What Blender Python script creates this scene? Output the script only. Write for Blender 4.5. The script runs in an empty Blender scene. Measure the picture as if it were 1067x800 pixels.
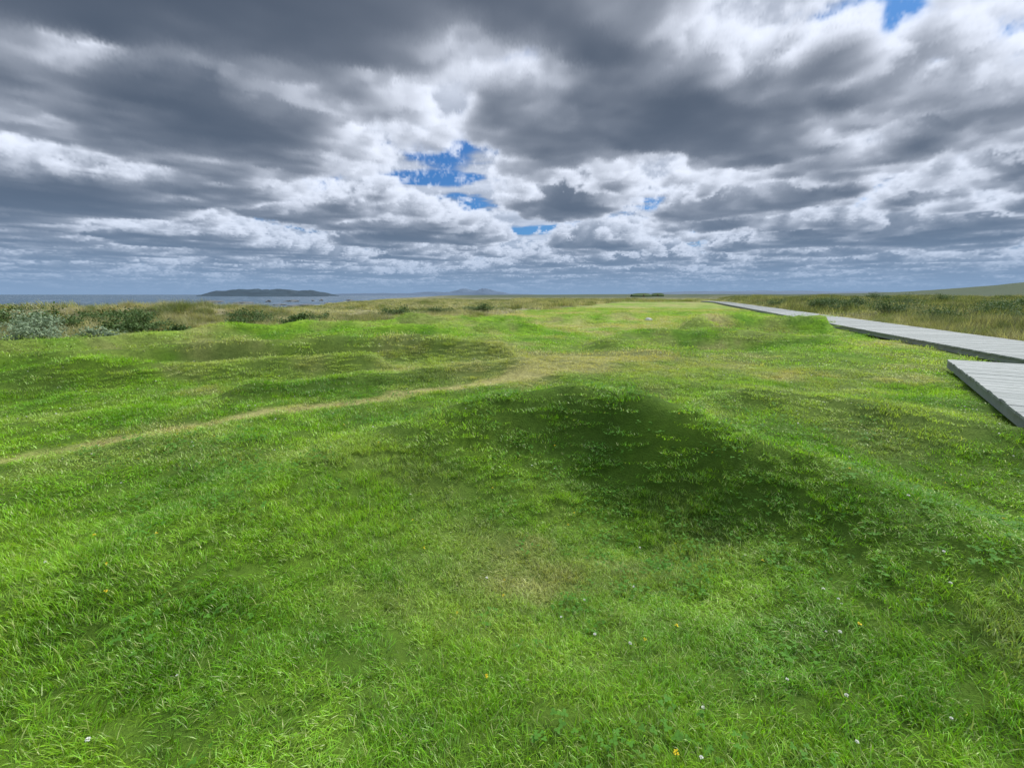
import bpy, math, random, time
import numpy as np
T0=time.time()
rng=np.random.default_rng(7); random.seed(7)
scene=bpy.context.scene
PI=math.pi
def sm(a,b,x):
    t=np.clip((x-a)/(b-a),0,1); return t*t*(3-2*t)
# ---------------------------------------------------------------- noise
TAB=np.random.default_rng(3).random((256,256)).astype(np.float64)
def vn(x,y,s=0):
    x=x+s*17.3; y=y-s*9.7
    xi=np.floor(x).astype(np.int64); yi=np.floor(y).astype(np.int64)
    fx=x-xi; fy=y-yi
    fx=fx*fx*fx*(fx*(fx*6-15)+10); fy=fy*fy*fy*(fy*(fy*6-15)+10)
    a=TAB[xi&255,yi&255]; b=TAB[(xi+1)&255,yi&255]; c=TAB[xi&255,(yi+1)&255]; d=TAB[(xi+1)&255,(yi+1)&255]
    return ((a*(1-fx)+b*fx)*(1-fy)+(c*(1-fx)+d*fx)*fy)*2-1
def fbm(x,y,o=4,s=0):
    r=0; a=1; t=0
    for i in range(o):
        r=r+a*vn(x*2**i+i*5.1,y*2**i-i*3.3,s+i); t+=a; a*=.5
    return r/t
def pdist(x,y,pts):
    best=np.full(x.shape,1e9); par=np.zeros(x.shape)
    n=len(pts)-1
    for i in range(n):
        ax,ay=pts[i]; bx,by=pts[i+1]; dx=bx-ax; dy=by-ay
        t=np.clip(((x-ax)*dx+(y-ay)*dy)/(dx*dx+dy*dy),0,1)
        d=np.hypot(x-ax-t*dx,y-ay-t*dy)
        m=d<best; best=np.where(m,d,best); par=np.where(m,(i+t)/n,par)
    return best,par
# ---------------------------------------------------------------- layout of the place (metres)
RIM=[(2.6,.9),(2.9,2.0),(2.95,3.1),(2.75,4.1),(2.25,5.0),(1.5,5.7),(.7,6.1),(-.1,6.0),(-.9,5.5),(-1.6,4.7),(-2.1,3.6),(-2.3,2.4)]
PATH=[(-12,1.0),(-9,2.4),(-5.6,4.6),(-4.3,5.7),(-3.2,6.6),(-2.2,7.5),(-.9,8.6),(.4,9.8),(1.6,11.0)]
RIDGES=[([(-12,8.8),(-9.5,11.2),(-6.5,12.6),(-3,13.2),(-.5,12.6)],.6,.66),
        ([(-12,6.2),(-8,8.6),(-5.6,9.7),(-3.4,10.5)],.5,.55),
        ([(-17,8.6),(-12.9,11.3),(-12.5,14.5),(-11,17),(-7,22),(-3,27)],.55,.66),
        ([(-9,16),(-6,17.5),(-3,19.5),(1,21.5)],.7,.6),
        ([(3.9,7.2),(5.2,6.2),(6.1,4.8),(6.4,3.0)],.55,.32),
        ([(8.0,19.5),(9.2,22.6),(12.5,24.3),(15.5,22)],.75,.85),
        ([(3.2,15),(5.2,17.3),(8.5,17.8),(10.5,15.5)],.65,.5),
        ([(-5,24),(-1,27),(4,28),(8,32)],.9,.62),
        ([(-9.5,.3),(-6.0,2.0),(-4.4,3.4),(-3.1,4.7)],.9,.12),
        ([(-4.4,7.3),(-2.9,8.5),(-1.5,9.5),(.2,10.7)],.36,.30)]
PITS=[(.55,3.6,1.85,1.75,.56),(1.6,4.3,.9,.9,.16),(11.8,21.3,2.4,1.6,.68),(7,15.4,2.1,1.2,.42),(-6.5,11.2,2.6,.8,.38),(-6,15,3.0,1.2,.3),(4.6,4.3,.8,1.2,.14),(1.4,7.5,1.5,.7,.18)]
def bw_front(y): return 11.9+.35*(y-10.4)
LAWN_L=[(-40,3),(-22,7.6),(-15.5,11.4),(-13.4,15.5),(-11.6,19.0),(-4.5,31),(17,88),(36,125)]
def lawn_mask(x,y):
    xs=np.array([p[0] for p in LAWN_L],float); ys=np.array([p[1] for p in LAWN_L],float)
    xb=np.interp(y,ys,xs)
    w=.9*vn(x*.25,y*.25,4)+.5*vn(x*.9,y*.9,5)
    inL=sm(-.3,.5,(x-xb)*.6+w)
    inR=1-sm(-.1,.4,x-bw_front(y)+.15*vn(x*.7,y*.7,6))
    return inL*inR*(1-sm(90,118,y))
def path_mask(x,y):
    d,t=pdist(x,y,PATH)
    w=.23+.8*sm(.8,1,t)
    wob=.07*vn(x*2,y*2,8)+.05*vn(x*6,y*6,9)
    return np.clip(np.exp(-((d+wob)/w)**4)*(1-.6*sm(.8,1,t))*(.95+.2*vn(x*1.5,y*1.5,10)),0,1)
def coastD(a):
    return np.interp(a,[-180,-130,-75,-50,-36,-29,-23,-17,-10,0,180],[3000,170,165,175,180,185,240,480,1400,9000,30000])
def height(x,y):
    r=np.hypot(x,y); a=np.degrees(np.arctan2(x,y))
    z=np.zeros_like(x)
    near=r<70
    xn=x[near]; yn=y[near]; zn=np.zeros_like(xn)
    d,t=pdist(xn,yn,RIM)
    hh=.22+.36*np.exp(-((t-.50)/.24)**2)-.08*sm(.7,1,t)
    zn+=hh*np.exp(-(d/.50)**2)
    for pts,s,h in RIDGES:
        d,t=pdist(xn,yn,pts); zn+=h*np.exp(-(d/s)**2)*(.75+.25*vn(xn*.5,yn*.5,11))
    for cx,cy,rx,ry,h in PITS:
        q=((xn-cx)/rx)**2+((yn-cy)/ry)**2
        zn-=h*np.exp(-q**1.5)
    d,t=pdist(xn,yn,PATH)
    zn-=.05*np.exp(-(d/.28)**2)*(1-sm(.7,1,t))
    zn+=.08*vn(xn*.42,yn*.42,21)+.045*vn(xn*1.3,yn*1.3,22)+.02*vn(xn*3.7,yn*3.7,23)
    zn*=1-sm(45,70,r[near])
    z[near]+=zn
    lm=lawn_mask(x,y)
    wild=(1-lm)*(x<bw_front(y))*sm(8,16,r)
    z+=wild*(.05+.22*fbm(x*.12,y*.12,3,31))*(1-sm(60,200,r))
    d,t=pdist(x,y,[(-50,20),(-36,27),(-27,30),(-18.5,32.5)])
    z+=1.1*np.exp(-(d/2.3)**4)*np.clip(1.05-.5*t,0,1)
    rm=sm(0,3,x-bw_front(y)-3.6)
    z+=rm*(-.05+.55*fbm(x*.08,y*.08,4,41)*sm(15,40,r)+.85*sm(20,110,r))
    z+=(1-rm)*.3*fbm(x*.03,y*.03,3,43)*sm(50,120,r)*sm(-16,-8,a)
    z+=sm(150,900,r)*sm(-8,12,a)*(1.0+2.0*fbm(x*.004,y*.004,4,44))
    z+=20*np.exp(-((x-640)/140)**2-((y-450)/150)**2)+8.0*np.exp(-((x-330)/80)**2-((y-235)/60)**2)*.45
    cd=coastD(a)*(1+.1*vn(x*.012,y*.012,51)+.04*vn(x*.05,y*.05,52))
    z-=6.6*sm(.2,1.05,r/cd)
    z=np.where(r>cd*1.05,z-sm(1.05,1.4,r/cd)*8,z)
    near=(r<140)
    g=(x>bw_front(y)-.6)&(x<bw_front(y)+3.8)&near&(y<112)
    z=np.where(g,np.minimum(z,.02),z)
    return z
def height_s(x,y):
    return height(np.atleast_1d(np.array(x,float)),np.atleast_1d(np.array(y,float)))
# ---------------------------------------------------------------- node helpers
def newmat(name):
    m=bpy.data.materials.new(name); m.use_nodes=True; nt=m.node_tree; nt.nodes.clear()
    return m,nt,nt.nodes,nt.links
def N(nt,t,**k):
    n=nt.nodes.new(t)
    for a,b in k.items(): setattr(n,a,b)
    return n
def mth(nt,op,a,b=None,clamp=False):
    n=N(nt,'ShaderNodeMath',operation=op,use_clamp=clamp)
    for i,v in enumerate((a,b)):
        if v is None: continue
        if isinstance(v,(int,float)): n.inputs[i].default_value=v
        else: nt.links.new(v,n.inputs[i])
    return n.outputs[0]
def mixc(nt,f,a,b,mode='MIX'):
    n=N(nt,'ShaderNodeMix',data_type='RGBA',blend_type=mode)
    for s,v in ((n.inputs[0],f),(n.inputs[6],a),(n.inputs[7],b)):
        if isinstance(v,(int,float)): s.default_value=v
        elif isinstance(v,tuple): s.default_value=(v[0],v[1],v[2],1)
        else: nt.links.new(v,s)
    return n.outputs[2]
def noise(nt,vec,scale,detail=3,rough=.55):
    n=N(nt,'ShaderNodeTexNoise'); n.inputs['Scale'].default_value=scale; n.inputs['Detail'].default_value=detail
    n.inputs['Roughness'].default_value=rough
    nt.links.new(vec,n.inputs['Vector']); return n.outputs[0]
def ramp(nt,f,a,b):
    n=N(nt,'ShaderNodeMapRange'); n.inputs[1].default_value=a; n.inputs[2].default_value=b
    n.interpolation_type='SMOOTHSTEP'; nt.links.new(f,n.inputs[0]); return n.outputs[0]
def mesh_np(name,V,F,mat=None,smooth=False):
    me=bpy.data.meshes.new(name)
    V=np.asarray(V,np.float32); F=np.asarray(F,np.int32)
    me.vertices.add(len(V)); me.vertices.foreach_set('co',V.ravel())
    k=F.shape[1]; me.loops.add(F.size); me.loops.foreach_set('vertex_index',F.ravel())
    me.polygons.add(len(F)); me.polygons.foreach_set('loop_start',np.arange(0,F.size,k,dtype=np.int32))
    if smooth: me.polygons.foreach_set('use_smooth',np.ones(len(F),bool))
    me.update(calc_edges=True); me.validate()
    if mat: me.materials.append(mat)
    return me
def addobj(name,me,parent=None,loc=(0,0,0)):
    o=bpy.data.objects.new(name,me); scene.collection.objects.link(o); o.location=loc
    if parent: o.parent=parent
    return o
def fattr(me,name,arr,typ='FLOAT',dom='POINT'):
    a=me.attributes.new(name,typ,dom)
    a.data.foreach_set('value' if typ in('FLOAT','INT') else 'vector',np.asarray(arr,np.float32 if typ!='INT' else np.int32).ravel())
# ---------------------------------------------------------------- materials
GREEN=(.150,.320,.014); GREEN2=(.275,.460,.028); DARK=(.052,.155,.010); DRY=(.44,.40,.15); OLIVE=(.16,.165,.06); STRAW=(.42,.37,.22)
def veg_color(nt,atype,blade=True):
    P=N(nt,'ShaderNodeNewGeometry').outputs['Position']
    def at(n):
        a=N(nt,'ShaderNodeAttribute',attribute_type=atype,attribute_name=n); return a.outputs['Fac']
    n1=ramp(nt,noise(nt,P,.7,3),.34,.64); n2=ramp(nt,noise(nt,P,4.0,3,.65),.42,.66)
    c=mixc(nt,n1,GREEN,GREEN2)
    c=mixc(nt,mth(nt,'MULTIPLY',n2,.42),c,DARK)
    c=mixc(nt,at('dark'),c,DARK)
    c=mixc(nt,at('dry'),c,DRY)
    w1=ramp(nt,noise(nt,P,.16,3,.6),.34,.60)
    w=mixc(nt,w1,OLIVE,STRAW); w2=ramp(nt,noise(nt,P,.45,3,.6),.46,.62)
    w=mixc(nt,mth(nt,'MULTIPLY',w2,.7),w,(.07,.12,.03))
    w=mixc(nt,mth(nt,'MULTIPLY',at('heath'),.5),w,(.06,.085,.032))
    c=mixc(nt,at('wild'),c,w)
    return c,P
def blade_mat(name,tall=False):
    m,nt,nd,lk=newmat(name)
    c,P=veg_color(nt,'INSTANCER')
    bv=N(nt,'ShaderNodeAttribute',attribute_type='GEOMETRY',attribute_name='bv').outputs['Fac']
    hs=N(nt,'ShaderNodeHueSaturation'); lk.new(c,hs.inputs['Color'])
    lk.new(mth(nt,'ADD',mth(nt,'MULTIPLY',bv,.03),.484),hs.inputs['Hue'])
    lk.new(mth(nt,'ADD',mth(nt,'MULTIPLY',bv,1.1),.48),hs.inputs['Value'])
    c=hs.outputs['Color']
    c=mixc(nt,mth(nt,'MULTIPLY',mth(nt,'GREATER_THAN',bv,.95),.7),c,(.46,.42,.18))
    d=N(nt,'ShaderNodeBsdfDiffuse'); lk.new(c,d.inputs[0])
    t=N(nt,'ShaderNodeBsdfTranslucent'); lk.new(mixc(nt,1.0,c,(1.35,1.45,.65),'MULTIPLY'),t.inputs[0])
    mx=N(nt,'ShaderNodeMixShader'); mx.inputs[0].default_value=.40; lk.new(d.outputs[0],mx.inputs[1]); lk.new(t.outputs[0],mx.inputs[2])
    g=N(nt,'ShaderNodeBsdfGlossy'); g.inputs['Roughness'].default_value=.35; g.inputs[0].default_value=(.95,.95,.8,1)
    m2=N(nt,'ShaderNodeMixShader'); m2.inputs[0].default_value=.026 if not tall else .012
    lk.new(mx.outputs[0],m2.inputs[1]); lk.new(g.outputs[0],m2.inputs[2])
    o=N(nt,'ShaderNodeOutputMaterial'); lk.new(m2.outputs[0],o.inputs[0]); return m
def ground_mat():
    m,nt,nd,lk=newmat('ground_turf')
    c,P=veg_color(nt,'GEOMETRY')
    f1=noise(nt,P,45,3,.7); f2=noise(nt,P,9,4,.7); f3=noise(nt,P,1.5,5,.7)
    v=mth(nt,'ADD',mth(nt,'MULTIPLY',f1,.5),mth(nt,'ADD',mth(nt,'MULTIPLY',f2,.6),mth(nt,'MULTIPLY',f3,.5)))
    hs=N(nt,'ShaderNodeHueSaturation'); lk.new(c,hs.inputs['Color']); lk.new(mth(nt,'ADD',mth(nt,'MULTIPLY',v,1.7),-.72),hs.inputs['Value'])
    c=hs.outputs[0]
    def at(n): return N(nt,'ShaderNodeAttribute',attribute_type='GEOMETRY',attribute_name=n).outputs['Fac']
    c=mixc(nt,mth(nt,'MULTIPLY',at('far'),.85),c,(.055,.075,.045))
    c=mixc(nt,at('sand'),c,(.30,.29,.26))
    nearf=mth(nt,'MULTIPLY',at('near'),mth(nt,'SUBTRACT',1.0,at('pth')))
    c=mixc(nt,mth(nt,'MULTIPLY',nearf,.75),c,(.05,.085,.012))
    b=N(nt,'ShaderNodeBsdfPrincipled'); lk.new(c,b.inputs['Base Color']); b.inputs['Roughness'].default_value=.95
    b.inputs['Specular IOR Level'].default_value=.1
    bp=N(nt,'ShaderNodeBump'); bp.inputs['Strength'].default_value=.7; bp.inputs['Distance'].default_value=.06; lk.new(v,bp.inputs['Height']); lk.new(bp.outputs[0],b.inputs['Normal'])
    o=N(nt,'ShaderNodeOutputMaterial'); lk.new(b.outputs[0],o.inputs[0]); return m
MG=ground_mat(); MB=blade_mat('grass_blade'); MT=blade_mat('meadow_grass_blade',True)
def attrs(x,y):
    lm=lawn_mask(x,y)
    dry=path_mask(x,y)
    dry=dry+.7*sm(-.1,.4,fbm(x*.3,y*.3,3,61))*sm(7.5,10,y)*(.5+.5*sm(-3,2,x))+.4*sm(.05,.45,fbm(x*.8,y*.8,4,62))*sm(5.0,9,y)
    dry=dry+.7*np.exp(-((x-3.8)/4.0)**2-((y-12.0)/3.2)**2)*(.6+.6*fbm(x*.9,y*.9,3,68))
    dry=dry+.15*sm(16,50,y)
    dry=dry+.55*np.exp(-((x-.1)/.85)**2-((y-3.5)/1.0)**2)*(.55+.6*vn(x*4,y*4,64))
    dry+=.3*sm(.15,.7,vn(x*1.1,y*1.1,67))
    dry=np.clip(dry,0,1)
    dark=np.zeros_like(x)
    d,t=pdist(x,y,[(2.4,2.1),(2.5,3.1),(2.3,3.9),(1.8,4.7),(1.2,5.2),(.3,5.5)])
    dark+=.42*np.exp(-(d/.42)**2)*(.75+.5*vn(x*3,y*3,63))  # shade on the hollow's inner wall, painted into the grass tint
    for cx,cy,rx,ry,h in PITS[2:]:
        q=((x-cx)/rx)**2+((y-cy-.4*ry)/ry)**2; dark+=.45*np.exp(-q*1.2)  # shade of the far pit walls put into the grass tint
    d,t=pdist(x,y,[(-17,8.1),(-12.3,10.9),(-11.8,14.3),(-10.3,16.5),(-6.4,21.3),(-2.6,26.3)]); dark+=.65*np.exp(-(d/.45)**2)  # painted shade line along the near side of the lawn-edge ridge
    d,t=pdist(x,y,[(-4.3,7.1),(-2.8,8.2),(-1.4,9.2),(.3,10.4)]); dark+=.75*np.exp(-(d/.22)**2)  # ridge shadow behind the path, painted as a dark strip
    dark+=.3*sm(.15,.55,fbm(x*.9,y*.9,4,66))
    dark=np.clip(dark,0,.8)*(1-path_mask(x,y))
    heath=sm(0,3,x-bw_front(y)-3)
    return dry,dark,1-lm,heath
# ---------------------------------------------------------------- ground sheet
n=901; i=np.arange(n)-(n-1)/2; b=.0236; g=.04/b*np.sinh(b*i)
X,Y=np.meshgrid(g,g+3.0,indexing='xy'); xf=X.ravel(); yf=Y.ravel()
Z=height(xf,yf)
idx=np.arange(n*n).reshape(n,n)
F=np.stack([idx[:-1,:-1],idx[:-1,1:],idx[1:,1:],idx[1:,:-1]],-1).reshape(-1,4)
me=mesh_np('ground',np.stack([xf,yf,Z],-1),F,MG,True)
dry,dark,wild,heath=attrs(xf,yf); rr=np.hypot(xf,yf)
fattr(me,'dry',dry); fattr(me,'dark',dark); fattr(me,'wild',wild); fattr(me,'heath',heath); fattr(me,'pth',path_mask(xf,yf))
fattr(me,'far',sm(110,350,rr)*sm(-12,-4,np.degrees(np.arctan2(xf,yf))))
fattr(me,'sand',sm(-3.6,-4.6,Z)*(rr<3000)); fattr(me,'near',1-sm(8,26,rr))
addobj('ground',me)
print('ground',time.time()-T0)
# ---------------------------------------------------------------- sea
m,nt,nd,lk=newmat('sea_water')
P=N(nt,'ShaderNodeNewGeometry').outputs['Position']
w=noise(nt,P,.12,6,.6)
b_=N(nt,'ShaderNodeBsdfPrincipled'); b_.inputs['Roughness'].default_value=.22; b_.inputs['IOR'].default_value=1.33
foam=ramp(nt,noise(nt,P,.05,6,.7),.58,.66)
lk.new(mixc(nt,mth(nt,'MULTIPLY',foam,.7),(.03,.07,.10),(.6,.65,.68)),b_.inputs['Base Color'])
bp=N(nt,'ShaderNodeBump'); bp.inputs['Strength'].default_value=.8; bp.inputs['Distance'].default_value=2.0; lk.new(w,bp.inputs['Height']); lk.new(bp.outputs[0],b_.inputs['Normal'])
lk.new(b_.outputs[0],N(nt,'ShaderNodeOutputMaterial').inputs[0])
S=45000
me=mesh_np('sea',[(-S,-S,-4.6),(S,-S,-4.6),(S,S,-4.6),(-S,S,-4.6)],[(0,1,2,3)],m); addobj('sea',me)
# ---------------------------------------------------------------- tufts
def blades(nb,rad,L0,L1,W,flop,seed,seg=3):
    r=np.random.default_rng(seed)
    V=[];Fq=[];bv=[]
    a=r.random(nb)*2*PI; q=rad*np.sqrt(r.random(nb)); bx=q*np.cos(a); by=q*np.sin(a)
    comb=r.random()*2*PI
    for k in range(nb):
        L=r.uniform(L0,L1); w=W*r.uniform(.6,1.25); az=r.random()*2*PI if r.random()<.5 else comb+r.normal()*.6
        lean=r.uniform(.1,.55)+flop*.3; curl=r.uniform(.3,1.3)*flop*1.6
        dx,dy=math.cos(az),math.sin(az); tw=az+PI/2+r.uniform(-.7,.7); sx,sy=math.cos(tw),math.sin(tw)
        px,py,pz=bx[k],by[k],-.01; th=lean; base=len(V)
        for s in range(seg+1):
            ww=w*(1-(s/seg)**1.6*.93)/2
            V.append((px-sx*ww,py-sy*ww,pz)); V.append((px+sx*ww,py+sy*ww,pz))
            st=L/seg; px+=dx*math.sin(th)*st; py+=dy*math.sin(th)*st; pz+=math.cos(th)*st; th+=curl/seg
        rv=r.random()
        for s in range(seg):
            i0=base+2*s; Fq.append((i0,i0+1,i0+3,i0+2))
        bv+= [rv]*(2*(seg+1))
    return np.array(V),np.array(Fq),np.array(bv)
def tuft_coll(name,specs,mat):
    col=bpy.data.collections.new(name)
    for k,s in enumerate(specs):
        V,Fq,bv=blades(*s)
        me=mesh_np(name+'_tuft',V,Fq,mat,True); fattr(me,'bv',bv)
        o=bpy.data.objects.new('%s_tuft_%02d'%(name,k),me); col.objects.link(o)
    return col
C_near=tuft_coll('lawn_short',[(105,.12,.028,.075,.0045,.8,100+k,3) for k in range(8)],MB)
C_mid=tuft_coll('lawn_mid',[(90,.20,.03,.075,.0085,.9,200+k,2) for k in range(6)],MB)
C_far=tuft_coll('lawn_far',[(90,.45,.05,.10,.018,1.0,300+k,2) for k in range(5)],MB)
C_tall=tuft_coll('meadow',[(90,.28,.18,.55,.011,.55,400+k,3) for k in range(7)],MT)
C_tallf=tuft_coll('meadow_far',[(90,.8,.2,.6,.035,.5,500+k,2) for k in range(5)],MT)
def scatter(name,col,x,y,sc,zoff=0.0,tilt=.12,cnt=8,scz=None):
    nn=len(x); z=height(x,y)+zoff
    me=bpy.data.meshes.new(name); me.vertices.add(nn); me.vertices.foreach_set('co',np.stack([x,y,z],-1).astype(np.float32).ravel())
    d,dk,wl,he=attrs(x,y)
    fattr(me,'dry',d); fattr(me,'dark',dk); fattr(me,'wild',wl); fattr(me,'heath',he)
    rot=np.stack([rng.normal(0,tilt,nn),rng.normal(0,tilt,nn),rng.random(nn)*2*PI],-1); fattr(me,'rot',rot,'FLOAT_VECTOR')
    scz=sc if scz is None else scz
    fattr(me,'scl',np.stack([sc,sc,scz],-1),'FLOAT_VECTOR')
    o=addobj(name,me)
    ng=bpy.data.node_groups.new(name+'_scatter','GeometryNodeTree')
    ng.interface.new_socket('Geometry',in_out='INPUT',socket_type='NodeSocketGeometry'); ng.interface.new_socket('Geometry',in_out='OUTPUT',socket_type='NodeSocketGeometry')
    gi=ng.nodes.new('NodeGroupInput'); go=ng.nodes.new('NodeGroupOutput'); ip=ng.nodes.new('GeometryNodeInstanceOnPoints')
    ci=ng.nodes.new('GeometryNodeCollectionInfo'); ci.inputs['Collection'].default_value=col; ci.inputs['Separate Children'].default_value=True; ci.inputs['Reset Children'].default_value=True
    def na(nm,t):
        a=ng.nodes.new('GeometryNodeInputNamedAttribute'); a.data_type=t; a.inputs['Name'].default_value=nm; return a.outputs['Attribute']
    er=ng.nodes.new('FunctionNodeEulerToRotation'); ng.links.new(na('rot','FLOAT_VECTOR'),er.inputs[0])
    rv=ng.nodes.new('FunctionNodeRandomValue'); rv.data_type='INT'; rv.inputs['Min'].default_value=0; rv.inputs['Max'].default_value=cnt-1
    ng.links.new(gi.outputs[0],ip.inputs['Points']); ng.links.new(ci.outputs[0],ip.inputs['Instance']); ip.inputs['Pick Instance'].default_value=True
    io=[s for s in rv.outputs if s.type=='INT'][0]
    ng.links.new(io,ip.inputs['Instance Index']); ng.links.new(er.outputs[0],ip.inputs['Rotation']); ng.links.new(na('scl','FLOAT_VECTOR'),ip.inputs['Scale'])
    ng.links.new(ip.outputs[0],go.inputs[0])
    md=o.modifiers.new('scatter','NODES'); md.node_group=ng
    return o
def in_platform(x,y,m=0.0):
    s=(x-6.0)*.6+(y-5.1)*.8; t=(x-6.0)*.8-(y-5.1)*.6
    return (s>-9-m)&(s<6.5+m)&(t>-m)&(t<1.75+m)
def sector(dens,r0,r1,amax=66,amin=None):
    amin=-amax if amin is None else amin
    area=math.radians(amax-amin)/2*(r1*r1-r0*r0); k=int(area*dens)
    r=np.sqrt(rng.uniform(r0*r0,r1*r1,k)); a=np.radians(rng.uniform(amin,amax,k))
    return r*np.sin(a),r*np.cos(a)
def keep_lawn(x,y,thr=.5):
    m=(lawn_mask(x,y)>rng.uniform(thr-.3,thr+.3,len(x)))&~in_platform(x,y,.02)&(x<bw_front(y)-.02)
    m&=rng.random(len(x))>.65*path_mask(x,y)
    return x[m],y[m]
def lawn_scale(x,y,base):
    p=path_mask(x,y); s=base*(.85+.4*vn(x*1.7,y*1.7,71)+.25*vn(x*5,y*5,72))*(1-.75*p)
    return np.maximum(s,.22)
x1,y1=sector(80,.0,1.2,180); x2,y2=sector(125,1.2,5.0,66)
x,y=keep_lawn(np.r_[x1,x2],np.r_[y1,y2]); s=lawn_scale(x,y,1.0)*rng.uniform(.7,1.35,len(x)); print('near',len(x))
scatter('lawn_grass',C_near,x,y,np.ones(len(x)),cnt=8,scz=s)
x,y=sector(48,5.0,13,62); x,y=keep_lawn(x,y); s=lawn_scale(x,y,1.0)*rng.uniform(.7,1.3,len(x)); print('mid',len(x))
scatter('lawn_grass',C_mid,x,y,np.ones(len(x)),cnt=6,scz=s)
x,y=sector(7,13,60,56); x,y=keep_lawn(x,y); s=lawn_scale(x,y,1.0)*rng.uniform(.7,1.3,len(x)); print('far',len(x))
scatter('lawn_grass',C_far,x,y,np.ones(len(x)),cnt=5,scz=s)
def wildpts(dens,r0,r1,a1,a0):
    x,y=sector(dens,r0,r1,a1,a0); lm=lawn_mask(x,y)
    m=(lm<rng.uniform(.2,.5,len(x)))&~((x>bw_front(y)-.05)&(x<bw_front(y)+3.35)&(y<118))&~in_platform(x,y,.05)&(height(x,y)>-3.8)
    return x[m],y[m]
xa,ya=wildpts(6,11,40,62,-62); nz=.85+.8*fbm(xa*.3,ya*.3,3,81)
s=nz*rng.uniform(.6,1.3,len(xa))*(1+.4*sm(0,2,xa-bw_front(ya)))*(1+.2*(xa<-8)); print('tall',len(xa))
scatter('meadow_grass',C_tall,xa,ya,np.ones(len(xa))*1.15,cnt=7,scz=s)
xa,ya=wildpts(1.0,40,150,60,-60); s=(.8+.8*fbm(xa*.15,ya*.15,3,82))*rng.uniform(.6,1.3,len(xa)); print('tallf',len(xa))
s*=np.where(xa<0,.7,1.3)
scatter('meadow_grass',C_tallf,xa,ya,np.ones(len(xa)),cnt=5,scz=s)
# ---------------------------------------------------------------- clover leaves + flowers
def simple_mat(name,col,rough=.8,transl=0,var=.25,vs=20):
    m,nt,nd,lk=newmat(name)
    P=N(nt,'ShaderNodeNewGeometry').outputs['Position']
    f=noise(nt,P,vs,4,.6)
    c=mixc(nt,f,tuple(v*(1-var) for v in col),tuple(min(1,v*(1+var)) for v in col))
    b=N(nt,'ShaderNodeBsdfPrincipled'); lk.new(c,b.inputs['Base Color']); b.inputs['Roughness'].default_value=rough; b.inputs['Specular IOR Level'].default_value=.2
    out=b.outputs[0]
    if transl:
        t=N(nt,'ShaderNodeBsdfTranslucent'); lk.new(c,t.inputs[0]); mx=N(nt,'ShaderNodeMixShader'); mx.inputs[0].default_value=transl
        lk.new(out,mx.inputs[1]); lk.new(t.outputs[0],mx.inputs[2]); out=mx.outputs[0]
    lk.new(out,N(nt,'ShaderNodeOutputMaterial').inputs[0]); return m
MCL=simple_mat('clover_leaf',(.085,.22,.02),.7,.3,.4); MFW=simple_mat('clover_petal',(.75,.74,.65),.8,.3,.1); MFY=simple_mat('buttercup_petal',(.8,.6,.03),.6,.2,.1); MST=simple_mat('flower_stem',(.09,.18,.03),.8)
def poly_mesh(name,V,Fs,mats,mi=None,smooth=False):
    me=bpy.data.meshes.new(name); me.from_pydata([tuple(v) for v in V],[],Fs)
    for mm in mats: me.materials.append(mm)
    if mi is not None: me.polygons.foreach_set('material_index',mi)
    if smooth: me.polygons.foreach_set('use_smooth',[True]*len(me.polygons))
    me.update(); return me
def clover(seed):
    r=random.Random(seed); V=[];Fs=[]
    for k in range(14):
        cx,cy=r.uniform(-.1,.1),r.uniform(-.1,.1); h=r.uniform(.03,.06); R=r.uniform(.005,.009); a0=r.random()*6.28; tx,ty=r.uniform(-.4,.4),r.uniform(-.4,.4)
        for l in range(3):
            a=a0+l*2.094; lx,ly=cx+math.cos(a)*R,cy+math.sin(a)*R; b0=len(V)
            for q in range(7):
                th=q/7*6.283; ux,uy=R*math.cos(th),R*.85*math.sin(th); X_=lx+ux*math.cos(a)-uy*math.sin(a); Y_=ly+ux*math.sin(a)+uy*math.cos(a)
                V.append((X_,Y_,h+(X_-cx)*tx+(Y_-cy)*ty)); 
            Fs.append(list(range(b0,b0+7)))
        b0=len(V); V+= [(cx-.0008,cy,0),(cx+.0008,cy,0),(cx+.0008,cy,h),(cx-.0008,cy,h)]; Fs.append([b0,b0+1,b0+2,b0+3])
    return poly_mesh('clover_leaf_patch',V,Fs,[MCL])
col=bpy.data.collections.new('clover_patches')
for k in range(5):
    o=bpy.data.objects.new('clover_leaves_%d'%k,clover(k)); col.objects.link(o)
x,y=sector(36,.8,8,62)
p=sm(0,.6,fbm(x*.9,y*.9,4,66))*.6+.7*np.exp(-((x-1.6)/.9)**2-((y-4.3)/1.5)**2)
mk=(rng.random(len(x))<p)&~in_platform(x,y,.05); x,y=x[mk],y[mk]; print('clover',len(x))
scatter('clover_leaves',col,x,y,rng.uniform(.8,1.2,len(x)),cnt=5)
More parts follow.
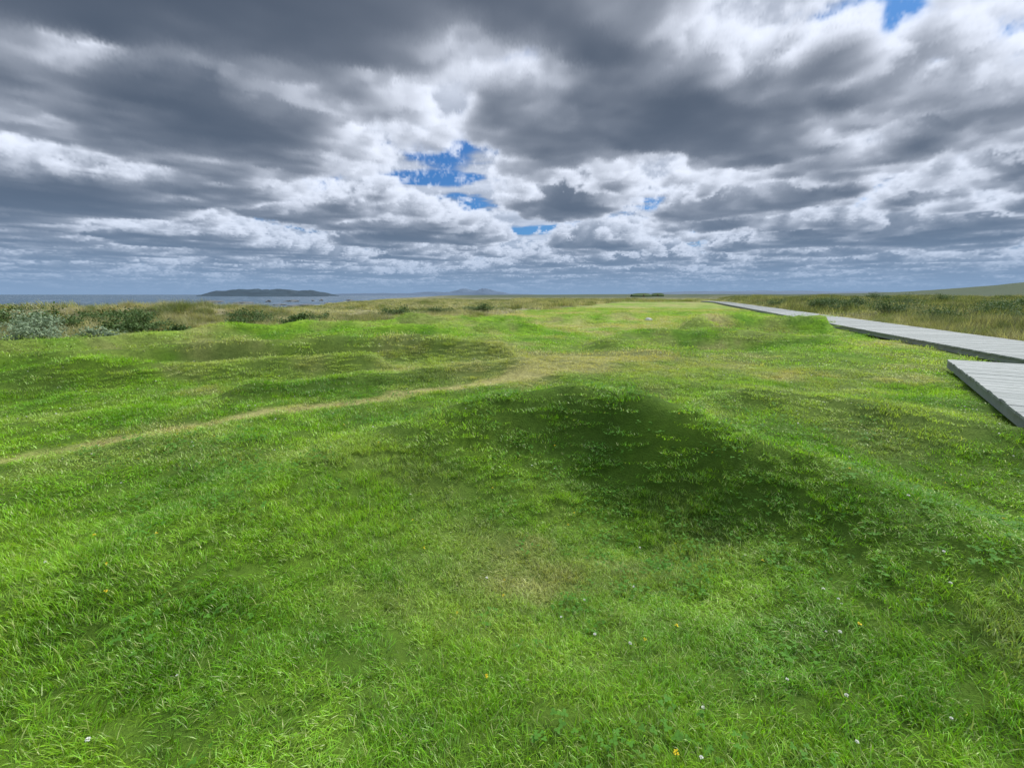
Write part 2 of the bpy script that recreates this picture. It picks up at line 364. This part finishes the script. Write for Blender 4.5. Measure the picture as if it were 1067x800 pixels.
def flower(seed,mat,R,n):
    r=random.Random(seed); V=[];Fs=[];mi=[]
    h=r.uniform(.045,.08)
    V+= [(-.001,0,0),(.001,0,0),(.001,0,h),(-.001,0,h),(0,-.001,0),(0,.001,0),(0,.001,h),(0,-.001,h)]; Fs+= [[0,1,2,3],[4,5,6,7]]; mi+=[0,0]
    for k in range(n):
        th=r.random()*6.283; ph=math.acos(r.uniform(-.4,1)); d=(math.sin(ph)*math.cos(th),math.sin(ph)*math.sin(th),math.cos(ph))
        t=(-math.sin(th),math.cos(th),0); b0=len(V); w=R*.22
        V+=[(d[0]*R*.3-t[0]*w*.5,d[1]*R*.3-t[1]*w*.5,h+d[2]*R*.3),(d[0]*R*.3+t[0]*w*.5,d[1]*R*.3+t[1]*w*.5,h+d[2]*R*.3),(d[0]*R+t[0]*w,d[1]*R+t[1]*w,h+d[2]*R*.9),(d[0]*R*1.15,d[1]*R*1.15,h+d[2]*R),(d[0]*R-t[0]*w,d[1]*R-t[1]*w,h+d[2]*R*.9)]
        Fs.append([b0,b0+1,b0+2,b0+3,b0+4]); mi.append(1)
    return poly_mesh('flower',V,Fs,[MST,mat],mi)
col=bpy.data.collections.new('clover_blossoms')
for k in range(4): col.objects.link(bpy.data.objects.new('clover_flower_%d'%k,flower(k,MFW,.010,38)))
x,y=sector(9,1.0,14,62); p=(.14+.7*sm(.1,.5,fbm(x*.6,y*.6,3,91)))*(.6+.4*sm(4,7,np.hypot(x,y))); mk=(rng.random(len(x))<p)&~in_platform(x,y,.05); x,y=keep_lawn(x[mk],y[mk])
scatter('clover_flowers',col,x,y,rng.uniform(.5,1.0,len(x))*(1+.4*sm(5,14,np.hypot(x,y))),cnt=4)
col=bpy.data.collections.new('buttercup_blossoms')
for k in range(3): col.objects.link(bpy.data.objects.new('buttercup_flower_%d'%k,flower(k+50,MFY,.010,14)))
x,y=sector(1.0,1.0,7,60); x,y=keep_lawn(x,y)
scatter('buttercup_flowers',col,x,y,rng.uniform(.8,1.2,len(x)),cnt=3)
print('veg',time.time()-T0)
# ---------------------------------------------------------------- boardwalks
def wood_mat():
    m,nt,nd,lk=newmat('weathered_wood')
    P=N(nt,'ShaderNodeNewGeometry').outputs['Position']
    bv=N(nt,'ShaderNodeAttribute',attribute_type='GEOMETRY',attribute_name='bv').outputs['Fac']
    f=noise(nt,P,6,5,.7); f2=noise(nt,P,60,3,.6)
    c=mixc(nt,bv,(.23,.245,.22),(.36,.37,.335)); c=mixc(nt,mth(nt,'MULTIPLY',ramp(nt,f,.4,.7),.5),c,(.17,.19,.155)); c=mixc(nt,mth(nt,'MULTIPLY',f2,.35),c,(.13,.13,.12))
    b=N(nt,'ShaderNodeBsdfPrincipled'); lk.new(c,b.inputs['Base Color']); b.inputs['Roughness'].default_value=.8
    bp=N(nt,'ShaderNodeBump'); bp.inputs['Strength'].default_value=.4; bp.inputs['Distance'].default_value=.004; lk.new(f2,bp.inputs['Height']); lk.new(bp.outputs[0],b.inputs['Normal'])
    lk.new(b.outputs[0],N(nt,'ShaderNodeOutputMaterial').inputs[0]); return m
MW=wood_mat()
def deck(name,center,width,ztop,pw=.14,gap=.010):
    pts=np.array(center,float); seg=np.hypot(*(pts[1:]-pts[:-1]).T); cum=np.r_[0,np.cumsum(seg)]
    L=cum[-1]; V=[];Fs=[];bv=[]
    def box(c,u,v,hu,hv,z0,z1,val):
        b0=len(V)
        for z in (z0,z1):
            for a,b in ((-1,-1),(1,-1),(1,1),(-1,1)):
                V.append((c[0]+u[0]*hu*a+v[0]*hv*b,c[1]+u[1]*hu*a+v[1]*hv*b,z))
        for f in ((0,3,2,1),(4,5,6,7),(0,1,5,4),(1,2,6,5),(2,3,7,6),(3,0,4,7)): Fs.append([b0+q for q in f])
        bv.extend([val]*8)
    def at(s):
        return np.array([np.interp(s,cum,pts[:,0]),np.interp(s,cum,pts[:,1])])
    k=int(L/(pw+gap))
    for j in range(k):
        s=(j+.5)*(pw+gap); c=at(s); d=at(min(L,s+.5))-at(max(0,s-.5)); d/=np.hypot(*d); u=np.array([d[1],-d[0]])
        jit=random.uniform(-.015,.015)
        box(c+u*jit,u,d,width/2,pw/2,ztop-.04+random.uniform(-.002,.002),ztop+random.uniform(-.003,.003),random.random())
    ns=int(L/2.4)
    for j in range(ns):
        s=(j+.5)*L/ns; c=at(s); d=at(min(L,s+.5))-at(max(0,s-.5)); d/=np.hypot(*d); u=np.array([d[1],-d[0]])
        for off in (-width/2+.06,0,width/2-.06):
            box(c+u*off,u,d,.03,L/ns/2-.002,ztop-.19,ztop-.045,.1*random.random())
        for off in (-width/2+.16,width/2-.16):
            box(c+u*off,u,d,.06,.06,ztop-.75,ztop-.046,.15)
    me=poly_mesh(name,V,Fs,[MW]); fattr(me,'bv',bv); return addobj(name,me)
ctr=[(bw_front(y)+1.6,y) for y in (-14,0,20,40,60,80,95)]+[(45.4,106),(47.5,116),(48.5,128),(47,142),(42,156)]
deck('boardwalk',ctr,3.0,.22)
A=np.array([6.0,5.1]); d=np.array([.6,.8]); u=np.array([.8,-.6])
c0=A+u*.85-d*8.5; c1=A+u*.85+d*6.45
deck('boardwalk',[tuple(c0),tuple(c1)],1.7,.27)
# ---------------------------------------------------------------- shrubs
MSH=simple_mat('willow_leaf_silver',(.23,.30,.17),.7,.25,.4,8); MSH2=simple_mat('shrub_leaf_green',(.08,.135,.035),.7,.25,.45,6); MTW=simple_mat('twig_bark',(.12,.10,.08),.9)
def shrub(name,x,y,R,H,mat,seed,nl=2600,ls=.05):
    r=random.Random(seed); V=[];Fs=[];mi=[]
    tips=[]
    for k in range(30):
        a=r.random()*6.283; q=r.uniform(.1,1)**.7; tx,ty,tz=R*q*math.cos(a),R*q*math.sin(a)*.8,H*(1-.55*q*q)*r.uniform(.55,1.2)
        tips.append((tx,ty,tz)); b0=len(V)
        px,py=r.uniform(-.15,.15),r.uniform(-.15,.15)
        for s in range(4):
            t=s/3; cx=px+(tx-px)*t**1.2; cy=py+(ty-py)*t**1.2; cz=-.1+(tz+.1)*t**.85; w=.018*(1-t)+.003
            for q2 in range(3):
                V.append((cx+w*math.cos(q2*2.094),cy+w*math.sin(q2*2.094),cz))
        for s in range(3):
            for q2 in range(3):
                i0=b0+s*3+q2; i1=b0+s*3+(q2+1)%3; Fs.append([i0,i1,i1+3,i0+3]); mi.append(0)
    for k in range(nl):
        t=tips[r.randrange(len(tips))]; f=r.uniform(.3,1.05); sp=.10*R
        c=(t[0]*f+r.gauss(0,sp),t[1]*f+r.gauss(0,sp),max(.02,t[2]*f**.8+r.gauss(0,.08*H)))
        a=r.random()*6.283; e=r.uniform(-.3,1.2); L=ls*r.uniform(.6,1.4); w=L*.32
        dx,dy,dz=math.cos(a)*math.cos(e)*L,math.sin(a)*math.cos(e)*L,math.sin(e)*L; sx,sy=-math.sin(a)*w,math.cos(a)*w; sz=r.uniform(-w,w)
        b0=len(V); V+=[c,(c[0]+dx*.5+sx,c[1]+dy*.5+sy,c[2]+dz*.5+sz),(c[0]+dx,c[1]+dy,c[2]+dz),(c[0]+dx*.5-sx,c[1]+dy*.5-sy,c[2]+dz*.5-sz)]
        Fs.append([b0,b0+1,b0+2,b0+3]); mi.append(1)
    me=poly_mesh(name,V,Fs,[MTW,mat],mi); z=height_s(x,y)[0]
    return addobj(name,me,loc=(x,y,z))
for k,(x,y,R,H) in enumerate([(-16.6,13.6,1.2,.95),(-15.2,14.4,.9,.8),(-18.2,14.0,1.4,1.05),(-14.0,15.4,.8,.55),(-19.5,16.0,1.3,1.1),(-17,16.2,1.1,.9)]): shrub('willow_shrub',x,y,R,H,MSH,k,2800,.075)
rs=random.Random(77)
hs_=[(22.5,17.6,1.5,.8),(27,24,1.8,.9),(24.5,21,1.2,.6),(33,31,2,1.1),(38,36,2.2,1.1),(30,41,1.8,.9),(44,52,2.4,1.3),(-9,36,1.8,.8),(-20,24,1.6,.8),(-17,21,1.3,.9),(34,60,2.0,1.1),(-10.8,23,1.0,.6),(-24,27,1.8,.8),(-14,25,1.5,.8),(-11.5,27,1.3,.7),(-23,21,1.7,1.0),(-28,24,1.9,1.0),(-16,28,1.6,.7),(-6,38,1.6,.8),(-3,44,1.8,.8),(-21,17.5,1.5,1.0),(-15.2,17.8,1.1,.8),(-18.5,18.5,1.3,.9),(-13.2,18.2,.8,.5),(-25,19,1.7,1.1)]
for k in range(22):
    y=rs.uniform(15,75); x=bw_front(y)+4.5+rs.uniform(.5,26); hs_.append((x,y,rs.uniform(1.0,2.4),rs.uniform(.6,1.15)))
for k,(x,y,R,H) in enumerate(hs_):
    shrub('heath_shrub',x,y,R,H,MSH2,k+20,1800,.10)
# ---------------------------------------------------------------- stones
def rock(name,x,y,R,H,seed,zz=None,mat=None):
    import bmesh
    bm=bmesh.new(); bmesh.ops.create_icosphere(bm,subdivisions=3,radius=1)
    for v in bm.verts:
        p=v.co; k=1+.28*math.sin(3.1*p.x+seed)*math.cos(2.7*p.y-seed)+.12*math.sin(7*p.z+5*p.x+seed)
        v.co=(p.x*R*k,p.y*R*k*.7,max(-.3,p.z)*H*k)
    me=bpy.data.meshes.new(name); bm.to_mesh(me); bm.free(); me.materials.append(mat)
    z=height_s(x,y)[0] if zz is None else zz
    o=addobj(name,me,loc=(x,y,z)); o.rotation_euler[2]=seed; return o
MRK=simple_mat('pale_stone',(.42,.41,.38),.9,0,.3,5); MRD=simple_mat('shore_rock',(.13,.13,.12),.9,0,.4,1)
rock('field_stone',8.8,29.5,.38,.15,1.0,None,MRK)
rr_=random.Random(5)
for k in range(22):
    a=math.radians(rr_.uniform(-36,-19)); R=rr_.uniform(210,560); rock('shore_rock',R*math.sin(a),R*math.cos(a),rr_.uniform(2,10),rr_.uniform(.5,1.5),rr_.random()*6,-4.7,MRD)
# ---------------------------------------------------------------- headlands across the bay
def headland(name,cx,cy,lx,ly,H,seed,mat):
    nx,ny=160,40; U,Vv=np.meshgrid(np.linspace(-1,1,nx),np.linspace(-1,1,ny),indexing='xy'); U=U.ravel();Vv=Vv.ravel()
    env=np.clip(1-np.abs(U)**2.6,0,1)**.7*np.clip(1-Vv**2,0,1)
    z=H*env*(.62+.55*fbm(U*2.2+seed,Vv*1.2,5,seed))-1.0
    ang=math.atan2(cx,cy); ca,sa=math.cos(-ang),math.sin(-ang)
    px=U*lx; py=Vv*ly; X=cx+px*ca-py*sa; Y=cy+px*sa+py*ca
    id_=np.arange(nx*ny).reshape(ny,nx); F=np.stack([id_[:-1,:-1],id_[:-1,1:],id_[1:,1:],id_[1:,:-1]],-1).reshape(-1,4)
    addobj(name,mesh_np(name,np.stack([X,Y,z-4.6],-1),F,mat,True))
MH1=simple_mat('headland_heath_hazed',(.035,.055,.070),.95,0,.45,.02); MH2=simple_mat('distant_land_hazed',(.085,.12,.165),.95,0,.3,.005)  # bluish base colours have the distance haze mixed in
headland('headland',-1060,2050,270,200,44,3,MH1)
headland('headland',-720,1500,120,60,15,8,MH1)
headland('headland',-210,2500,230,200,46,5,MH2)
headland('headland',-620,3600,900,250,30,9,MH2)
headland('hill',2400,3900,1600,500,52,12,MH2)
# ---------------------------------------------------------------- turf-roofed houses near the horizon
MSOD=simple_mat('sod_turf',(.06,.09,.03),.95,0,.4,1.5); MDR=simple_mat('door_wood',(.12,.08,.05),.8)
def prism(name,L,W,h,rh,mat,parent,z0=0,bulge=0,over=0):
    V=[]; Fs=[]; n=9
    for i_ in range(n):
        t=i_/(n-1); xx=-L/2+L*t; q=1-bulge*abs(2*t-1)**3
        V+=[(xx,-W/2*q-over,z0),(xx,-W/2*q*.88-over,z0+h),(xx,0,z0+h+rh*q),(xx,W/2*q*.88+over,z0+h),(xx,W/2*q+over,z0)]
    for i_ in range(n-1):
        for j in range(4): a=i_*5+j; Fs.append([a,a+5,a+6,a+1])
    Fs.append([0,1,2,3,4]); Fs.append([(n-1)*5+j for j in (4,3,2,1,0)])
    me=poly_mesh(name,V,Fs,[mat]); o=addobj(name,me,parent); return o
def panel(name,w,h,x,y,z,mat,parent):
    V=[(x-w/2,y,z),(x+w/2,y,z),(x+w/2,y,z+h),(x-w/2,y,z+h),(x-w/2,y-.05,z),(x+w/2,y-.05,z),(x+w/2,y-.05,z+h),(x-w/2,y-.05,z+h)]
    addobj(name,poly_mesh(name,V,[[4,5,6,7],[0,4,7,3],[1,2,6,5],[3,7,6,2],[0,1,5,4]],[mat]),parent)
def sod_house(x,y,L,W,rz):
    e=bpy.data.objects.new('sod_house',None); scene.collection.objects.link(e); e.location=(x,y,height_s(x,y)[0]-.4); e.rotation_euler[2]=rz
    prism('turf_walls_and_roof',L,W,1.2,1.7,MSOD,e,0,.45); panel('door',1.0,1.5,0,-W/2-.06,.3,MDR,e)
sod_house(92,330,15,7,.2); sod_house(110,350,9,6,-.3)
# ---------------------------------------------------------------- sky : clouds computed as a slab of density and stored in a lookup used by the world nodes
def ray_sky():
    NX=768; NZ=48; dx=.035; dz=.021; TH=.62; g=np.random.default_rng(21)
    kx=np.fft.fftfreq(NX,dx)*2*PI; kz=np.fft.rfftfreq(NZ,dz)*2*PI
    w=g.standard_normal((NX,NX,NZ)).astype(np.float32)
    Fw=np.fft.rfftn(w); del w
    k2=kx[:,None,None]**2+kx[None,:,None]**2+(kz[None,None,:]*1.0)**2
    k0=2*PI/2.4
    amp=(k2+k0*k0)**(-.5*2.1)
    Fw*=amp; del amp,k2
    n3=np.fft.irfftn(Fw,s=(NX,NX,NZ)).astype(np.float32); del Fw
    n3-=n3.mean(); n3/=n3.std()
    print('fft',time.time()-T0)
    w=g.standard_normal((NX,NX)); k2=kx[:,None]**2+kx[None,:]**2
    n2=np.fft.ifft2(np.fft.fft2(w)*np.exp(-k2/(2*PI/1.6)**2)*(k2+(2*PI/7)**2)**-.6).real; n2-=n2.mean(); n2/=n2.std()
    w=g.standard_normal((NX,NX)); hi=np.fft.ifft2(np.fft.fft2(w)*(k2+(2*PI/3)**2)**-.95).real; hi-=hi.mean(); hi/=hi.std()
    M=160; dd_=.012; kk=np.fft.fftfreq(M,dd_)*2*PI; kz2=np.fft.fftfreq(M,dd_)*2*PI
    w=g.standard_normal((M,M,M)); q=kk[:,None,None]**2+kk[None,:,None]**2+kz2[None,None,:]**2
    fine=np.fft.ifftn(np.fft.fftn(w)*(q+(2*PI/.45)**2)**-1.05).real.astype(np.float32); fine-=fine.mean(); fine/=fine.std(); fine=fine.reshape(-1)
    c=(np.arange(NX)-NX/2)*dx
    GX,GY=np.meshgrid(c,c,indexing='ij')
    cov=.60+.38*n2
    blobs=[(-2.3,3.0,1.3,.9,1.25),(-.97,2.1,.8,.5,1.05),(-.2,1.8,.5,.3,.9),(1.5,2.9,.5,.5,1.0),(-4.6,5.2,1.3,.9,1.1),(2.6,4.1,.9,.6,.9),(.1,3.4,.35,.3,.4),
           (-.0,2.6,.35,.3,-.9),(.9,2.2,.3,.25,-.7),(2.1,2.7,.4,.35,-.5),(-1.6,4.8,.7,.6,-.8),(-.66,4.6,.42,.36,-1.9),(-6.6,7.2,.9,.7,-1.3),(-4.0,8.4,1.2,.8,-1.2),(.9,8,1.1,.8,-1.1),(4.3,6.6,.8,.5,-2.0),(2.7,2.5,.3,.22,-.5),(6,6.2,.8,.7,-1.0),(.9,4.6,1.0,.5,.6),(3.4,3.2,.6,.5,.5),(1.7,1.9,.3,.2,.5)]
    for bx,by,sx,sy,a in blobs: cov+=a*np.exp(-((GX-bx)/sx)**2-((GY-by)/sy)**2)
    nz=40; zz=(np.arange(nz)+.5)/nz
    prof=1.9*zz**1.3+ .9*np.clip(.12-zz,0,1)/.12
    D=np.clip((n3[:,:,:nz]*.85+cov[:,:,None]-prof[None,None,:])*1.2,-.4,1.6).astype(np.float32); del n3
    tau=np.zeros_like(D); acc=np.zeros((NX,NX),np.float32)
    for k in range(nz-1,-1,-1):
        dk=np.maximum(D[:,:,k],0)
        tau[:,:,k]=acc+.5*dk; acc=acc+dk
        acc=np.roll(acc,(-1 if k%3==0 else 0,-1 if k%3==1 else 0),(0,1))
    tau*=dz
    Lt=(.80*np.exp(-tau*11)+.50*np.exp(-tau*2.6)).astype(np.float32); del tau
    DL=np.stack([D,Lt],-1).reshape(-1,2)
    print('vox',time.time()-T0)
    W=2400; Hh=420; ex=.6
    az=((np.arange(W)+.5)/W-.5)*2*PI; vv=(np.arange(Hh)+.5)/Hh; el=(vv**(1/ex))*PI/2
    out=np.zeros((Hh,W,4),np.float32); out[...,3]=1
    ns=42
    st=(np.arange(ns)+.5)/ns
    holes=[(-.64,4.25,.38,.28),(3.6,5.4,.9,.4),(2.25,2.35,.22,.08),(.65,7.3,.6,.5)]
    for j0 in range(0,Hh,10):
        E=el[j0:j0+10]; se=np.sqrt(np.sin(E)**2+2*1.4/4500.)
        jit=g.random((len(E),W,1)).astype(np.float32)
        zr=np.clip(st[None,None,:]+(jit-.5)*.55/ns,0,.9999)
        t=(1.0+TH*zr)/se[:,None,None]; ce=np.cos(E)[:,None,None]
        X=t*ce*np.sin(az)[None,:,None]; Yp=t*ce*np.cos(az)[None,:,None]
        fx=X/dx+NX/2; fy=Yp/dx+NX/2; ix=np.floor(fx).astype(np.int64); iy=np.floor(fy).astype(np.int64)
        wx=(fx-ix).astype(np.float32)[...,None]; wy=(fy-iy).astype(np.float32)[...,None]
        iz=(zr*nz).astype(np.int64)
        def G(a,b): return DL[((a%NX)*NX+(b%NX))*nz+iz]
        s=(G(ix,iy)*(1-wx)+G(ix+1,iy)*wx)*(1-wy)+(G(ix,iy+1)*(1-wx)+G(ix+1,iy+1)*wx)*wy
        dd=s[...,0]; Ls=s[...,1]
        if E[-1]>math.radians(5):
            fi=fine[(((X/dd_).astype(np.int64)%M)*M+((Yp/dd_).astype(np.int64)%M))*M+((zr*TH/dd_).astype(np.int64)%M)]
            dd=dd+.19*fi*sm(math.radians(5),math.radians(14),E)[:,None,None]
        dd=np.maximum(dd,0)
        ds=(.84/ns/se)[:,None,None]
        a_=1-np.exp(-dd*np.minimum(ds,.35)*20)
        Tc=np.cumprod(1-a_,-1); Tb=np.concatenate([np.ones_like(Tc[...,:1]),Tc[...,:-1]],-1)
        wgt=Tb*a_; hz2=np.exp(-t/26.)
        sun=(wgt*Ls*hz2).sum(-1); amb=(wgt*hz2).sum(-1); haze=(wgt*(1-hz2)).sum(-1); T=Tc[...,-1]
        th=2.6/se[:,None]; hx=th*np.cos(E)[:,None]*np.sin(az)[None,:]; hy=th*np.cos(E)[:,None]*np.cos(az)[None,:]
        qx=hx/dx/1.3; qy=hy/dx/1.3; i0=np.floor(qx).astype(np.int64); k0_=np.floor(qy).astype(np.int64); ux=qx-i0; uy=qy-k0_
        HI=lambda a,b: hi[a%NX,b%NX]
        v=(HI(i0,k0_)*(1-ux)+HI(i0+1,k0_)*ux)*(1-uy)+(HI(i0,k0_+1)*(1-ux)+HI(i0+1,k0_+1)*ux)*uy
        px=hx/2.6; py=hy/2.6
        q=v*.7+1.0
        for bx,by,sx,sy in holes: q=q-3.4*np.exp(-((px-bx)/sx)**2-((py-by)/sy)**2)
        ha=np.clip(sm(-.2,1.2,q),0,.96); hd=np.exp(-th/40)
        sun=sun+T*ha*hd*(.58+.16*v); haze=haze+T*ha*(1-hd); T=T*(1-ha)
        hzn=np.exp(-(np.degrees(E)/2.5))[:,None]
        sun*=1-hzn; amb*=1-hzn; haze=haze*(1-hzn)+hzn*.95; T=T*(1-hzn)
        out[j0:j0+10,:,0]=sun; out[j0:j0+10,:,1]=haze; out[j0:j0+10,:,2]=T
    return out,W,Hh,ex
out,W_,H_,ex=ray_sky()
print('sky',time.time()-T0)
img=bpy.data.images.new('sky_cloud_lookup',W_,H_,float_buffer=True)
img.colorspace_settings.name='Non-Color'
img.pixels.foreach_set(out.ravel()); img.update(); img.pack()
world=bpy.data.worlds.new('World'); scene.world=world; world.use_nodes=True
nt=world.node_tree; nt.nodes.clear(); lk=nt.links
SUN_AZ=math.radians(42); SUN_EL=math.radians(49)
sky=N(nt,'ShaderNodeTexSky',sky_type='NISHITA'); sky.sun_disc=False; sky.sun_elevation=SUN_EL; sky.sun_rotation=SUN_AZ
tc=N(nt,'ShaderNodeTexCoord'); sp=N(nt,'ShaderNodeSeparateXYZ'); lk.new(tc.outputs['Generated'],sp.inputs[0])
U=mth(nt,'ADD',mth(nt,'DIVIDE',mth(nt,'ARCTAN2',sp.outputs[0],sp.outputs[1]),2*PI),.5)
zc=mth(nt,'MAXIMUM',sp.outputs[2],0.0); EL=mth(nt,'DIVIDE',mth(nt,'ARCSINE',mth(nt,'MINIMUM',zc,1.0)),PI/2)
Vv=mth(nt,'POWER',EL,ex)
cb=N(nt,'ShaderNodeCombineXYZ'); lk.new(U,cb.inputs[0]); lk.new(Vv,cb.inputs[1])
ti=N(nt,'ShaderNodeTexImage'); ti.image=img; ti.extension='EXTEND'; ti.interpolation='Linear'; lk.new(cb.outputs[0],ti.inputs[0])
sc=N(nt,'ShaderNodeSeparateColor'); lk.new(ti.outputs[0],sc.inputs[0])
def cscale(col,fac):
    n_=N(nt,'ShaderNodeVectorMath',operation='SCALE')
    if isinstance(col,tuple): n_.inputs[0].default_value=col
    else: lk.new(col,n_.inputs[0])
    lk.new(fac,n_.inputs['Scale'])
    return n_.outputs[0]
def vadd(a,b):
    n_=N(nt,'ShaderNodeVectorMath',operation='ADD'); lk.new(a,n_.inputs[0]); lk.new(b,n_.inputs[1]); return n_.outputs[0]
hz=sc.outputs[1]; Tt=sc.outputs[2]
am=mth(nt,'MAXIMUM',mth(nt,'SUBTRACT',mth(nt,'SUBTRACT',1.0,Tt),hz),0.0)
cl=vadd(cscale((.76,.79,.87),sc.outputs[0]),vadd(cscale((.050,.068,.102),am),cscale((.25,.38,.58),hz)))
bo=N(nt,'ShaderNodeMapRange'); bo.interpolation_type='SMOOTHSTEP'; bo.inputs[1].default_value=.50; bo.inputs[2].default_value=.85; bo.inputs[3].default_value=1.0; bo.inputs[4].default_value=8.5
lk.new(zc,bo.inputs[0]); cl=cscale(cl,bo.outputs[0])
b1=N(nt,'ShaderNodeBackground'); b1.inputs[1].default_value=.10
tint=N(nt,'ShaderNodeVectorMath',operation='MULTIPLY'); lk.new(sky.outputs[0],tint.inputs[0]); tint.inputs[1].default_value=(.22,.50,.88)
lk.new(cscale(tint.outputs[0],Tt),b1.inputs[0])
b2=N(nt,'ShaderNodeBackground'); b2.inputs[1].default_value=1.0; lk.new(cl,b2.inputs[0])
ad=N(nt,'ShaderNodeAddShader'); lk.new(b1.outputs[0],ad.inputs[0]); lk.new(b2.outputs[0],ad.inputs[1])
lk.new(ad.outputs[0],N(nt,'ShaderNodeOutputWorld').inputs[0])
# ---------------------------------------------------------------- sun, camera
ld=bpy.data.lights.new('sun','SUN'); ld.energy=3.3; ld.angle=math.radians(12); ld.color=(1,.96,.87)
lo=bpy.data.objects.new('sun',ld); scene.collection.objects.link(lo)
from mathutils import Vector
sd=Vector((math.sin(SUN_AZ)*math.cos(SUN_EL),math.cos(SUN_AZ)*math.cos(SUN_EL),math.sin(SUN_EL)))
lo.rotation_euler=sd.to_track_quat('Z','Y').to_euler()
cam=bpy.data.cameras.new('camera'); cam.lens=16; cam.sensor_width=36; cam.clip_end=100000; cam.clip_start=.05
co=bpy.data.objects.new('camera',cam); scene.collection.objects.link(co); co.location=(0,0,1.7); co.rotation_euler=(math.radians(90-11.1),0,0)
scene.camera=co
scene.view_settings.view_transform='Standard'; scene.view_settings.look='None'; scene.view_settings.exposure=0
print('done',time.time()-T0)
